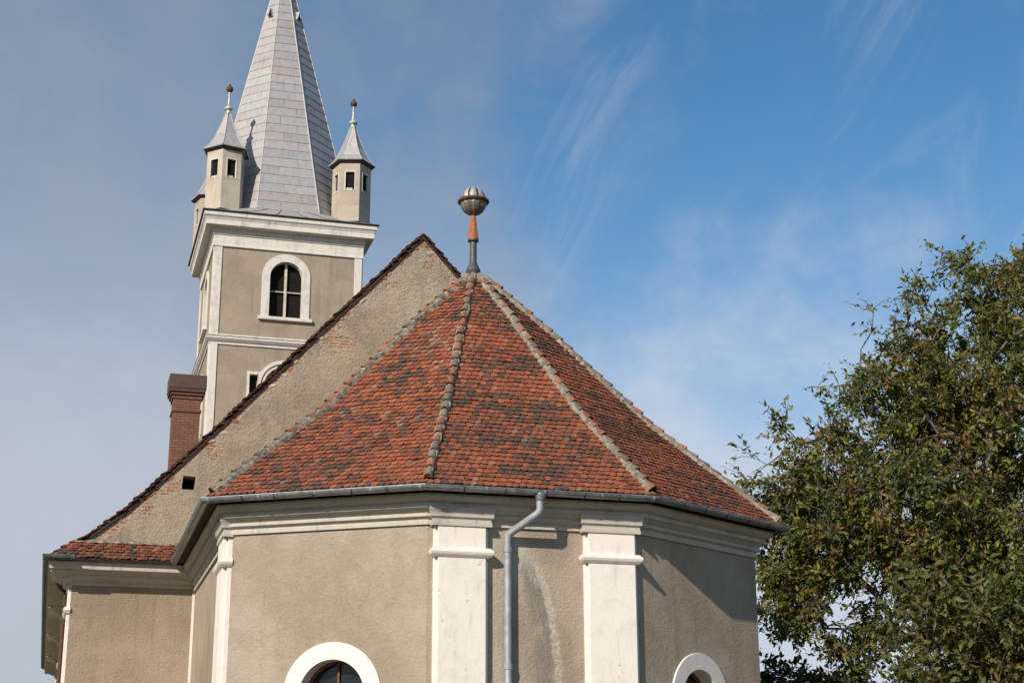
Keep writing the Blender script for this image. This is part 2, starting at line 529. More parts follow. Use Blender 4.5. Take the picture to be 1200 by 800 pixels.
N.put(b.inputs['Normal'], N.bump(N.noise(o, 20, 4, .7), .8, .05))
ground = g.build('ground', mt)
ground['kind'] = 'structure'

# ------------------------------------------------------------------ church
church = bpy.data.objects.new('church', None)
col.objects.link(church)
church.location = (8.018, 31.06, 0)
church['label'] = 'old plastered church with red tiled polygonal apse, steep gabled nave and zinc spired bell tower'
church['category'] = 'church'
CH = bpy.data.objects.new('tmp', None)   # placeholder, replaced below


def part(mb, name, mat, parent=None, **kw):
    ob = mb.build(name, mat, None, **kw)
    ob.parent = parent or church
    if parent is None: ob.matrix_parent_inverse = church_inv
    return ob


church_inv = Matrix.Translation((-8.018, -31.06, 0))
X0 = 8.018
# --- apse plan (wall line)
PW = [(2.96, 36.15), (2.96, 28.66), (6.08, 26.73), (9.96, 26.73), (13.08, 28.66), (13.08, 36.15)]
EZ = 7.2
aw = MB()
LEN = [(Vector(PW[i + 1]) - Vector(PW[i])).length for i in range(5)]
FR = [frame2(PW[i], PW[i + 1]) for i in range(5)]
WIN = {1: (1.98, .9, .6, 3.75), 3: (1.69, .87, .57, 3.76)}
for i in range(5):
    holes = []
    if i in WIN:
        sc, ro, ri, zc = WIN[i]
        holes = [arch(sc, ri + .03, 2.0, zc, 28)]
    aw.wall(FR[i], rect(0, LEN[i], 0, 7.1), holes, .36)
apse_wall = part(aw, 'apse_wall', M['apse_plaster'])
for i, (sc, ro, ri, zc) in WIN.items():
    F = FR[i]
    gl = MB(); pl = arch(sc, ri + .025, 2.0, zc, 28)
    gl.add([F(a, z, -.33) for a, z in pl], [tuple(range(len(pl)))])
    wn = part(gl, 'window', M['glass'])
    fr = MB(); fr.band(F, arch(sc, ro, 1.98, zc, 28), arch(sc, ri, 1.98, zc, 28), -.31, .035)
    part(fr, 'surround', M['trim'], wn, bevel=.006)
    sl = MB(); sl.fbox(F, sc - ro - .08, sc + ro + .08, 1.86, 1.98, -.3, .12)
    part(sl, 'sill', M['trim'], wn, bevel=.008)
    br = MB()
    br.band(F, arch(sc, ri - .002, 2.0, zc, 28), arch(sc, ri - .05, 2.0, zc, 28), -.32, -.27)
    part(br, 'frame', M['rustbar'], wn)
    for off in (0,):
        q = MB(); q.fbox(F, sc - .018, sc + .018, 2.0, zc + ri - .05, -.32, -.28); part(q, 'mullion', M['rustbar'], wn)
    for z in (2.6, 3.2, 3.8):
        q = MB(); q.fbox(F, sc - ri + .05, sc + ri - .05, z, z + .025, -.321, -.285); part(q, 'glazing_bar', M['rustbar'], wn)

# --- apse cornice
PROF = [(0, 6.60), (.045, 6.60), (.045, 6.665), (.030, 6.670), (.030, 6.70), (.10, 6.735), (.10, 6.775), (.085, 6.78), (.085, 6.80), (.12, 6.82), (.17, 6.86), (.215, 6.875),
        (.215, 6.925), (.195, 6.93), (.195, 6.955), (.25, 6.975), (.30, 7.01), (.33, 7.06), (.33, 7.10), (0, 7.10)]
cm = MB(); cm.sweep(PW, PROF)
cornice = part(cm, 'cornice', M['cornice'], bevel=.004)

# --- pilasters
def pilaster(F, s0, s1, ztop=6.62, step=.055, t=.08):
    m = MB()
    m.fbox(F, s0, s1, 0, ztop, -.01, t)                      # backing strip
    m.fbox(F, s0 + step, s1 - step, 0, ztop - .002, t - .002, t * 2)
    pil = part(m, 'pilaster', M['trim'], bevel=.01)
    # entablature breaking forward over the pilaster
    def P2(s, o): return F(s, 0, o)[:2]
    e = MB()
    pr = [(0, 6.57), (.035, 6.57), (.035, 6.64), (.022, 6.645), (.022, 6.69), (.06, 6.725), (.06, 6.765), (.07, 6.80), (.095, 6.845), (.095, 6.885), (.08, 6.90), (0, 6.93)]
    e.sweep([P2(s0 - .02, -.01), P2(s0 - .02, t * 2 - .01), P2(s1 + .02, t * 2 - .01), P2(s1 + .02, -.01)], pr)
    part(e, 'capital', M['cornice'], pil, bevel=.004)
    r_ = MB()
    ring = [(0, 6.02), (.02, 6.025), (.045, 6.05), (.07, 6.08), (.085, 6.12), (.075, 6.16), (.05, 6.175), (.05, 6.19), (.03, 6.20), (0, 6.205)]
    r_.sweep([P2(s0 + .01, -.01), P2(s0 + .01, t * 2 - .015), P2(s1 - .01, t * 2 - .015), P2(s1 - .01, -.01)], ring)
    part(r_, 'astragal', M['trim'], pil, bevel=.003)
    return pil
pilaster(FR[2], .10, 1.06)
pilaster(FR[2], LEN[2] - 1.06, LEN[2] - .08)
pilaster(FR[0], LEN[0] - 1.02, LEN[0] - .02)
q = MB(); q.fbox(frame2((0, 36.15), (16, 36.15)), 2.90, 2.955, 0, 6.66, -.01, .03); part(q, 'corner_strip', M['trim'])

# --- tiles
def tile_color(p):
    p = Vector(p)
    n = noise.noise(Vector((p.x * .8, p.y * .8, p.z * 1.6))) * .6 + noise.noise(Vector((p.x * 1.7, p.y * 1.7, p.z * 4.5))) * .5
    r = n + random.gauss(0, .30)
    red = Vector((.245 + random.gauss(0, .02), 0.079 + random.gauss(0, .007), .041))
    orange = Vector((.30, .098, .047)); brown = Vector((.155, .062, .042)); dark = Vector((.085, .055, .041))
    if r > .22: c = brown.lerp(dark, min(1, (r - .22) / .30))
    elif r > .0: c = red.lerp(brown, r / .22)
    elif r < -.35: c = red.lerp(orange, min(1, (-.35 - r) / .3))
    else: c = red
    j = random.uniform(.86, 1.14)
    return tuple(q * j for q in c)


def tiles(mb, segs, w=.128, ex=.133, colf=tile_color, lift=.006, detail=4, jit=1.):
    """segs: list of (BL,BR,TL,TR) planar trapezoids stacked up the slope, rows run parallel to the eave"""
    row = 0
    for BL, BR, TL, TR in segs:
        BL, BR, TL, TR = map(Vector, (BL, BR, TL, TR))
        uu = (BR - BL).normalized()
        h = (TL - BL) - uu * (TL - BL).dot(uu)
        H = h.length; vv = h / H
        nn = uu.cross(vv)
        if nn.z < 0: nn = -nn
        sl0, sl1 = 0., (TL - BL).dot(uu); sr0, sr1 = (BR - BL).dot(uu), (TR - BL).dot(uu)
        rows = max(1, round(H / ex)); e = H / rows
        for k in range(rows):
            row += 1
            t0 = k * e; tt = t0 + e * 1.35
            lim = lambda t: (sl0 + (sl1 - sl0) * min(1.1, t / H), sr0 + (sr1 - sr0) * min(1.1, t / H))
            lo, hi = lim(t0); lo2, hi2 = lim(tt)
            i0 = int(math.floor(min(lo, lo2) / w)) - 1; i1 = int(math.ceil(max(hi, hi2) / w)) + 1
            sag = noise.noise(Vector((row * .23, BL.x, BL.y))) * .016
            for i in range(i0, i1 + 1):
                sc = (i + (.5 if row % 2 else 0)) * w
                if sc + w * .45 < lo or sc - w * .45 > hi: continue
                jz = random.uniform(-.006, .010) * jit; js = random.uniform(-.006, .006) * jit; jt = random.uniform(-.012, .012) * jit + sag - (random.uniform(.02, .06) if random.random() < .012 else 0)
                rot = random.uniform(-.03, .03) * jit
                hw = w * .485
                pts = [(-hw, 1.35 * e), (-hw, .045)]
                for q in range(1, detail):
                    a = math.pi * q / detail
                    pts.append((-hw * math.cos(a), .045 * (1 - math.sin(a))))
                pts += [(hw, .045), (hw, 1.35 * e)]
                V = []
                for a, t in pts:
                    s_ = sc + js + a - rot * t; t_ = t0 + jt + t
                    l_, h_ = lim(max(0, t_))
                    s_ = min(max(s_, l_ - .02), h_ + .02)
                    hgt = .040 - .030 * t / (1.35 * e) + lift + (jz if t < .1 else 0)
                    V.append(BL + uu * s_ + vv * t_ + nn * hgt)
                npt = len(V)
                V += [q - nn * .027 for q in V[1:-1]]
                Fc = [tuple(range(npt))]
                for q in range(npt - 3): Fc.append((1 + q, 2 + q, npt + q + 1, npt + q))
                tc = colf(BL + uu * sc + vv * t0)
                mb.add(V, Fc, tc)
                pe = noise.noise((BL + uu * sc + vv * t0) * 1.1) + random.gauss(0, .45)
                edge_c = tuple(q * .55 for q in tc) if pe < .62 else (.32, .27, .22)  # lower lip tinted dark to paint the shadow between rows; pale lips are lichen
                lipn = npt - 2
                mb.c[-lipn:] = [edge_c] * lipn
                if pe > 1.05:
                    mb.c[-lipn - npt + 2:-lipn - 2] = [tuple(.55 * a + .45 * b_ for a, b_ in zip(tc, (.36, .33, .28)))] * (npt - 4)


def roofz(r):
    for (a, za), (b_, zb) in zip(RP, RP[1:]):
        if r <= b_: return za + (zb - za) * (r - a) / (b_ - a)
    return RP[-1][1]
AP = Vector((X0, 31.06))
RP = [(0, 12.88), (.25, 11.43), (.6, 9.23), (1.0, EZ)]
CORN = [Vector(q) for q in [(2.455, 28.382), (5.936, 26.226), (10.10, 26.226), (13.581, 28.382)]]
def hp(i, r):
    q = AP + (CORN[i] - AP) * r
    return Vector((q.x, q.y, roofz(r)))
BACK = 36.06
rt_ = MB(); dk = MB()
LV = [1.0, .6, .25, 0.]
for i in range(3):
    segs = [(hp(i, a), hp(i + 1, a), hp(i, b_), hp(i + 1, b_)) for a, b_ in zip(LV, LV[1:])]
    tiles(rt_, segs)
    for BL, BR, TL, TR in segs: dk.add([BL, BR, TR, TL], [(0, 1, 2, 3)])
for sgn in (-1, 1):
    i = 0 if sgn < 0 else 3
    segs = []
    for a, b_ in zip(LV, LV[1:]):
        A1, B1 = hp(i, a), hp(i, b_)
        A2, B2 = Vector((A1.x, BACK, A1.z)), Vector((B1.x, BACK, B1.z))
        segs.append((A1, A2, B1, B2) if sgn > 0 else (A2, A1, B2, B1))
    tiles(rt_, segs, detail=3)
    for BL, BR, TL, TR in segs: dk.add([BL, BR, TR, TL], [(0, 1, 2, 3)])
# closed soffit from the eave back to the cornice
dk.sweep([(CORN[0].x, BACK)] + [tuple(q) for q in CORN] + [(CORN[3].x, BACK)], [(0, EZ - .002), (0, EZ - .05), (-.46, EZ - .085), (-.46, EZ - .002)])
apse_roof = part(rt_, 'apse_roof', M['tile'])
part(dk, 'roof_deck', M['deck'], apse_roof)

def ridge_color(p, orange=.5):
    r = random.random() + .35 * noise.noise(Vector(p) * 1.3)
    if r < orange: c = random.choice([(.25, .105, .06), (.29, .125, .07), (.20, .095, .065)])
    elif r < orange + .3: c = (.19, .16, .125)
    else: c = (.14, .12, .10)
    j = .8 + .4 * random.random()
    return tuple(q * j for q in c)

def ridge(path, side=None, orange=.5, r=.070, step=.29, mort=.09):
    """half round ridge tiles lapped up a polyline (lowest point first), on a mortar bed"""
    mb = MB(); bed = MB()
    pts = [Vector(q) for q in path]
    seg = [(b_ - a).length for a, b_ in zip(pts, pts[1:])]
    tot = sum(seg)
    def at(d):
        d = max(0, min(tot, d))
        for a, b_, L in zip(pts, pts[1:], seg):
            if d <= L + 1e-6: return a + (b_ - a) * (d / L), (b_ - a).normalized()
            d -= L
        return pts[-1], (pts[-1] - pts[-2]).normalized()
    k = int(tot / step)
    for i in range(k):
        p0, t = at(i * step); p1, _ = at(i * step + step * 1.22)
        sx = t.cross(Vector((0, 0, 1))).normalized(); up = sx.cross(t).normalized()
        jx = random.uniform(-.018, .018); jz = random.uniform(-.006, .014)
        V = []; n = 8
        for ring, (p, rr, hz) in enumerate(((p0, r * 1.12, .035 + jz), (p1, r * .86, .004))):
            for thick in (0, .018):
                for j in range(n + 1):
                    a = math.pi * (j / n)
                    V.append(p + sx * ((rr - thick) * math.cos(a) + (jx if ring == 0 else 0)) + up * ((rr - thick) * math.sin(a) * 1.05 + hz))
        m1 = n + 1
        Fc = []
        for j in range(n):
            Fc += [(j, j + 1, 2 * m1 + j + 1, 2 * m1 + j), (m1 + j, 3 * m1 + j, 3 * m1 + j + 1, m1 + j + 1), (j, m1 + j, m1 + j + 1, j + 1)]
        Fc += [(0, 2 * m1, 3 * m1, m1), (n, m1 + n, 3 * m1 + n, 2 * m1 + n)]
        mb.add(V, Fc, ridge_color(p0, orange))
    # mortar bed, lumpy
    nb = int(tot / .07)
    V = []
    for i in range(nb + 1):
        p, t = at(tot * i / nb)
        sx = t.cross(Vector((0, 0, 1))).normalized(); up = sx.cross(t).normalized()
        for a, hz in ((-1, -.06), (-.8, .045), (0, .085), (.8, .045), (1, -.06)):
            ww = mort + .045 * noise.noise(Vector((i * .45, a * 3, p.x))) + random.uniform(-.016, .016)
            V.append(p + sx * a * ww + up * (hz + .02 * noise.noise(Vector((i * .6, a * 5, p.y)))))
    bed.add(V, [(i * 5 + j, i * 5 + j + 1, i * 5 + 6 + j, i * 5 + 5 + j) for i in range(nb) for j in range(4)])
    return mb, bed
for i, org, mo in ((0, .45, .105), (1, .65, .09), (2, .55, .11), (3, .35, .10)):
    path = [hp(i, .985) + Vector((0, 0, .03)), hp(i, .6) + Vector((0, 0, .03)), hp(i, .25) + Vector((0, 0, .03)), hp(i, .03) + Vector((0, 0, .03))]
    mb, bed = ridge(path, orange=org, mort=mo)
    rd = part(mb, 'hip_ridge', M['ridge'], apse_roof)
    part(bed, 'mortar', M['mortar'], apse_roof)
mb, bed = ridge([(X0, BACK - .1, 12.9), (X0, 31.3, 12.9)], orange=.4)
part(mb, 'hip_ridge', M['ridge'], apse_roof); part(bed, 'mortar', M['mortar'], apse_roof)

# --- gutters
GU = [(a * .080, b_) for a, b_ in [(math.cos(R(q)), .080 * math.sin(R(q))) for q in range(180, 361, 18)]]
def gutter(path, z, mat='zinc', name='gutter'):
    m = MB()
    prof = [(o, z + dz) for o, dz in GU] + [(.080, z + .010), (.090, z + .010), (.090, z - .004)] + [(o * 1.06 , z + dz * 1.06 - .001) for o, dz in reversed(GU)]
    m.sweep(path, prof)
    ob = part(m, name, M[mat])
    smooth_angle(ob, 30)
    return ob
GP = [(2.455 - .03, 36.0)] + [tuple(AP + (c_ - AP) * 1.008) for c_ in CORN] + [(13.581 + .03, 36.0)]
gut = gutter(GP, EZ - .018)
# gutter joints and iron brackets
jm = MB()
for i in range(1, 4):
    a, b_ = Vector(GP[i]), Vector(GP[i + 1]); L = (b_ - a).length; F = frame2(a, b_)
    for q in (.08, 1.05, 2.1, 3.15, L - .08):
        if q < L:
            V = []; jm = MB()
            m_ = 9
            for s_ in (q - .022, q + .022):
                for j in range(m_ + 1):
                    an = math.pi + math.pi * j / m_
                    V.append(F(s_, EZ - .018 + .092 * math.sin(an), .092 * math.cos(an)))
            jm.add(V, [(j, j + 1, m_ + 2 + j, m_ + 1 + j) for j in range(m_)])
            part(jm, 'joint_band', M['pipe'], gut, smooth=True)

for i in range(1, 4):
    a, b_ = Vector(GP[i]), Vector(GP[i + 1]); L = (b_ - a).length; F = frame2(a, b_)
    for k in range(1, 6):
        q = L * k / 6 + random.uniform(-.05, .05); st = MB()
        V = []
        for s_ in (q - .012, q + .012):
            for o_, z_ in ((-.30, EZ - .07), (-.16, EZ - .10), (-.06, EZ - .118), (.02, EZ - .116), (.07, EZ - .085), (.094, EZ - .03)):
                V.append(F(s_, z_, o_))
        st.add(V, [(j, j + 1, 7 + j, 6 + j) for j in range(5)])
        part(st, 'gutter_strap', M['rust_dark'], gut)

# --- rain pipe on the middle face
ds = MB()
RPIPE = .068
ds.tube([(7.96, 26.20, 7.16), (7.96, 26.20, 6.86), (7.935, 26.22, 6.80), (7.505, 26.60, 6.48), (7.485, 26.61, 6.42), (7.485, 26.61, .25), (7.485, 26.50, .12)], RPIPE, 16)
dsp = part(ds, 'downpipe', M['pipe']); smooth_angle(dsp, 50)
for z in (6.2, 4.2, 2.2):
    q = MB(); q.lathe([(RPIPE + .001, -.05), (RPIPE + .012, -.045), (RPIPE + .012, .045), (RPIPE + .001, .05)], (7.485, 26.61, z), 16)
    part(q, 'collar', M['pipe'], dsp, smooth=False)
q = MB(); q.lathe([(.05, -.16), (RPIPE + .012, -.1), (RPIPE + .03, 0), (RPIPE + .03, .03)], (7.96, 26.20, 7.12), 16); part(q, 'outlet', M['zinc'], dsp, smooth=True)

# --- finial on the apse roof
FX, FY = X0 - .03, 31.06
q = MB()
q.lathe([(.14, 12.80), (.16, 12.88), (.12, 12.98), (.09, 13.04), (.078, 13.10), (.075, 13.56)], (FX, FY, 0), 14)
fin = part(q, 'roof_finial', M['post']); smooth_angle(fin, 35)
q = MB(); q.lathe([(.115, 13.55), (.12, 13.56), (.12, 13.60), (.085, 13.61)], (FX, FY, 0), 14); part(q, 'collar', M['post'], fin)
q = MB(); q.lathe([(.118, 13.60), (.112, 13.66), (.07, 14.0), (.055, 14.17)], (FX, FY, 0), 8); part(q, 'cone', M['copper_rust'], fin)
q = MB()
gores = 16
for j in range(gores):
    a0 = 2 * math.pi * j / gores; a1 = 2 * math.pi * (j + 1) / gores
    V = []; tt = random.choice([(.22, .21, .19), (.15, .15, .145), (.27, .255, .225), (.19, .165, .14)])
    prof = [(.05, 14.13)] + [(.285 * math.sin(R(t)), 14.45 - .30 * math.cos(R(t))) for t in range(15, 91, 15)]
    for r_, z in prof:
        for a, k in ((a0, .985), ((a0 + a1) / 2, 1.03), (a1, .985)): V.append((FX + r_ * k * math.cos(a), FY + r_ * k * math.sin(a), z))
    q.add(V, [(i * 3 + c_, i * 3 + c_ + 1, i * 3 + c_ + 4, i * 3 + c_ + 3) for i in range(len(prof) - 1) for c_ in range(2)], tt)
part(q, 'bowl', M['bowl'], fin)
q = MB(); q.lathe([(.27, 14.425), (.325, 14.43), (.34, 14.45), (.34, 14.475), (.325, 14.495), (.24, 14.50)], (FX, FY, 0), 32); part(q, 'rim', M['rust_dark'], fin)
q = MB(); q.lathe([(.225, 14.49), (.215, 14.58), (.18, 14.67), (.12, 14.74), (.0, 14.77)], (FX, FY, 0), 24); part(q, 'core', M['rust_dark'], fin, smooth=True)
for j in range(8):
    q = MB(); a = 2 * math.pi * (j + .5) / 8 + .12; V = []
    prof = [(.255, 14.49, .30), (.25, 14.56, .30), (.225, 14.64, .29), (.18, 14.71, .27), (.11, 14.77, .25), (.03, 14.805, .2)]
    for r_, z, da in prof:
        for k, rr in ((-1, 0), (-.5, .012), (0, .018), (.5, .012), (1, 0)): V.append((FX + (r_ + rr) * math.cos(a + k * da), FY + (r_ + rr) * math.sin(a + k * da), z))
    q.add(V, [(i * 5 + c_, i * 5 + c_ + 1, i * 5 + c_ + 6, i * 5 + c_ + 5) for i in range(5) for c_ in range(4)])
    part(q, 'petal', M['steel'], fin, smooth=True)

# ------------------------------------------------------------------ nave
GY = 36.15
NL, NR, NB = .30, 2 * X0 - .30, 61.2
nw = MB()
FG = frame2((0, GY), (16, GY))
nw.wall(FG, rect(NL, NR, 0, 7.1))
nw.wall(frame2((NL, NB), (NL, GY)), rect(0, NB - GY, 0, 7.1))
nw.wall(frame2((NR, GY), (NR, NB)), rect(0, NB - GY, 0, 7.1))
nw.wall(frame2((NR, NB), (NL, NB)), [(0, 0), (0, 7.1), (NR - X0, 15.3), (NR - NL, 7.1), (NR - NL, 0)])
part(nw, 'nave_wall', M['nave_plaster'])
SL = [(0, 15.52), (5.42, 9.62), (6.66, 8.36), (7.45, 7.72), (8.24, 7.24)]     # half section of the nave roof (distance from axis, height)
gw = MB()
top = [(X0 - a, z - .07) for a, z in reversed(SL[:-1])] + [(X0 + a, z - .07) for a, z in SL[1:-1]]
out = [(X0 - 7.75, 7.2)] + top + [(X0 + 7.75, 7.2)]
HS = (2.53, 2.83, 8.90, 9.22)
gw.wall(FG, out, [[(HS[0], HS[2]), (HS[0] + .02, HS[3]), (HS[1], HS[3] - .02), (HS[1] - .01, HS[2])]], .4)
gable = part(gw, 'gable_wall', M['gable_plaster'])
q = MB(); q.fbox(FG, HS[0] - .02, HS[1] + .02, HS[2] - .02, HS[3] + .02, -.42, -.395); part(q, 'putlog_hole', M['void'], gable)
# crumbling bricks and mortar lumps along the verge
vb_mat = tint_mat('verge_brick', .95, False)
for sgn in (-1, 1):
    for (a, za), (b_, zb) in zip(SL[:-1], SL[1:-1]):
        L = math.hypot(b_ - a, zb - za); k = int(L / .12)
        for i in range(k):
            if random.random() < .62: continue
            t = (i + random.random()) / k
            d_ = random.uniform(.05, .13)
            px = X0 + sgn * (a + (b_ - a) * t); pz = za + (zb - za) * t - .07 - d_
            hw, hh = random.uniform(.04, .11), random.uniform(.022, .04)
            cc = random.choice([(.40, .17, .08), (.34, .12, .06), (.5, .44, .34), (.44, .37, .28)])
            an = random.uniform(-.3, .3) + (.82 if random.random() < .5 else 0) * -sgn
            th = random.uniform(.004, .022)
            V = []
            for yy in (GY + .02, GY - th):
                for ca, cb in ((-hw, -hh), (hw, -hh), (hw, hh), (-hw, hh)):
                    ca *= random.uniform(.75, 1.1); cb *= random.uniform(.75, 1.1)
                    V.append((px + ca * math.cos(an) - cb * math.sin(an), yy, pz + ca * math.sin(an) + cb * math.cos(an)))
            lb = MB(); lb.add(V, [(0, 1, 2, 3), (4, 7, 6, 5), (0, 4, 5, 1), (1, 5, 6, 2), (2, 6, 7, 3), (3, 7, 4, 0)], cc)
            part(lb, 'exposed_brick', vb_mat, gable)
# nave roof
def nave_col(p):
    c = tile_color(p); return tuple(q * .8 for q in c)
nt = MB(); nd = MB()
VY = GY - .05
for sgn in (-1, 1):
    segs = []
    for (a, za), (b_, zb) in zip(SL, SL[1:]):
        lo1, hi1 = (X0 + sgn * b_, VY, zb), (X0 + sgn * a, VY, za)
        lo2, hi2 = (X0 + sgn * b_, NB, zb), (X0 + sgn * a, NB, za)
        segs.insert(0, (lo2, lo1, hi2, hi1) if sgn < 0 else (lo1, lo2, hi1, hi2))
        V = [Vector(q) for q in (lo1, lo2, hi2, hi1)]
        nd.add([tuple(q) for q in V] + [(q.x, q.y, q.z - .07) for q in V], [(0, 1, 2, 3), (4, 7, 6, 5), (0, 4, 5, 1), (1, 5, 6, 2), (2, 6, 7, 3), (3, 7, 4, 0)])
    tiles(nt, segs, w=.17, ex=.16, colf=nave_col, detail=2, jit=1.8)
nave_roof = part(nt, 'nave_roof', M['tile'])
part(nd, 'roof_deck', M['deck'], nave_roof)
# ragged verge tiles seen end-on, shade of their undersides put into a darker tint
vt = MB()
for sgn in (-1, 1):
    for (a, za), (b_, zb) in zip(SL, SL[1:]):
        L = math.hypot(b_ - a, zb - za); k = max(1, int(L / .16))
        ux, uz = sgn * (b_ - a) / L, (zb - za) / L
        nx, nz = -uz * sgn * sgn, ux
        if nz < 0: nx, nz = -nx, -nz
        for i in range(k):
            d0 = i * L / k - .02; d1 = d0 + L / k * 1.35
            yo = VY - random.uniform(.0, .06)
            h0 = .01 + random.uniform(-.005, .01); h1 = .05 + random.uniform(-.012, .03)
            V = []
            for yy in (yo, VY + .22):
                for d_, h_ in ((d0, h0), (d1, h1), (d1, h1 + .03), (d0, h0 + .03)):
                    V.append((X0 + sgn * a + ux * d_ + nx * h_, yy, za + uz * d_ + nz * h_))
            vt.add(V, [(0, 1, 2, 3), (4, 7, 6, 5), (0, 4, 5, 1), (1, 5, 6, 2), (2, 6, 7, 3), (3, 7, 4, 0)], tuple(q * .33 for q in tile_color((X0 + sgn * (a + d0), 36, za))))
part(vt, 'verge_tiles', M['tile'], nave_roof)
mb, bed = ridge([(X0, NB, 15.50), (X0, VY, 15.50)], orange=.4)
part(mb, 'ridge_tiles', M['ridge'], nave_roof); part(bed, 'mortar', M['mortar'], nave_roof)
# pent roof at the foot of the gable
PY, PZ, QZ = 35.52, 7.15, 7.62
for sgn in (-1, 1):
    pt_ = MB(); pd = MB()
    a, b_ = (X0 - 8.2, X0 - 5.60), (X0 - 7.75, X0 - 5.55)
    seg = (Vector((a[0], PY, PZ)), Vector((a[1], PY, PZ)), Vector((b_[0], GY - .01, QZ)), Vector((b_[1], GY - .01, QZ)))
    if sgn > 0:
        seg[0].x += .5
        mir = lambda v: Vector((2 * X0 - v.x, v.y, v.z)); seg = (mir(seg[1]), mir(seg[0]), mir(seg[3]), mir(seg[2]))
    tiles(pt_, [seg], jit=1.6)
    pd.add([seg[0], seg[1], seg[3], seg[2]], [(0, 1, 2, 3)])
    fz = [Vector((q.x, q.y + .03, q.z - .05)) for q in (seg[0], seg[1])]
    pd.add([seg[0], seg[1], fz[1], fz[0]], [(0, 1, 2, 3)])
    pent = part(pt_, 'pent_roof', M['tile']); part(pd, 'roof_deck', M['deck'], pent)
    # crown of mortar where the pent roof meets the gable
    q = MB(); V = []; k = 26
    for i in range(k + 1):
        xx = X0 + sgn * (7.72 - 2.2 * i / k); hh = .03 + .06 * random.random()
        V += [(xx, GY + .01, QZ + hh), (xx, GY - .04, QZ + hh * .7), (xx, GY - .10 - .05 * random.random(), QZ - .03)]
    q.add(V, [(i * 3 + j, i * 3 + j + 1, i * 3 + 4 + j, i * 3 + 3 + j) for i in range(k) for j in range(2)])
    part(q, 'mortar', M['mortar'], pent)
# nave cornice
NP = [(0, 6.66), (.05, 6.66), (.05, 6.70), (.035, 6.705), (.035, 6.74), (.09, 6.76), (.14, 6.80), (.16, 6.85), (.16, 6.87), (.26, 6.885), (.26, 6.90), (.36, 6.94), (.50, 6.945),
      (.50, 7.06), (.53, 7.075), (.53, 7.11), (0, 7.11)]
for pp in ([(NL, NB), (NL, GY), (2.97, GY)], [(13.07, GY), (NR, GY), (NR, NB)]):
    cm = MB(); cm.sweep(pp, NP); part(cm, 'nave_cornice', M['cornice'], bevel=.004)
gutter([(X0 - 8.28, NB), (X0 - 8.28, 35.45), (X0 - 7.7, 35.45)], 7.19, 'dark_gutter')
gutter([(X0 + 8.20, 36.12), (X0 + 8.20, NB)], 7.19, 'dark_gutter')
FNL = frame2((NL, NB), (NL, GY)); FNR = frame2((NR, GY), (NR, NB)); LN = NB - GY
def nave_pilaster(F, s0, s1):
    m = MB(); m.fbox(F, s0, s1, 0, 6.66, -.01, .07)
    pil = part(m, 'pilaster', M['trim'], bevel=.01)
    def P2(s, o): return F(s, 0, o)[:2]
    e = MB(); e.sweep([P2(s0 - .02, -.01), P2(s0 - .02, .065), P2(s1 + .02, .065), P2(s1 + .02, -.01)], [(o * .8, z - .06) for o, z in NP[:-2]] + [(0, 7.0)])
    part(e, 'capital', M['cornice'], pil)
    r_ = MB(); r_.sweep([P2(s0 + .01, -.01), P2(s0 + .01, .06), P2(s1 - .01, .06), P2(s1 - .01, -.01)], [(0, 6.02), (.045, 6.05), (.085, 6.12), (.05, 6.19), (0, 6.2)])
    part(r_, 'astragal', M['trim'], pil)
for k in range(4):
    s = LN - .02 - k * 6.2
    nave_pilaster(FNL, s - .95, s)
    nave_pilaster(FNR, LN - s, LN - s + .95)
q = MB(); q.tube([(NL - .30, 37.35, 6.98), (NL - .28, 37.35, 6.86), (NL - .11, 37.35, 6.62), (NL - .11, 37.35, .2)], .055, 12)
dp2 = part(q, 'downpipe', M['rust_dark']); smooth_angle(dp2, 50)

# --- chimney on the nave roof
q = MB()
q.box(2.47, 40.0, 8.4, 3.15, 40.68, 12.0)
ch = part(q, 'chimney', M['chimney'])
q = MB()
for z0, z1, e in ((11.66, 11.74, .03), (12.0, 12.09, .03), (12.092, 12.17, .07), (12.172, 12.25, .11), (12.252, 12.62, .125)):
    q.box(2.47 - e, 40.0 - e, z0, 3.15 + e, 40.68 + e, z1)
part(q, 'chimney_cap', M['chimney'], ch, bevel=.012)

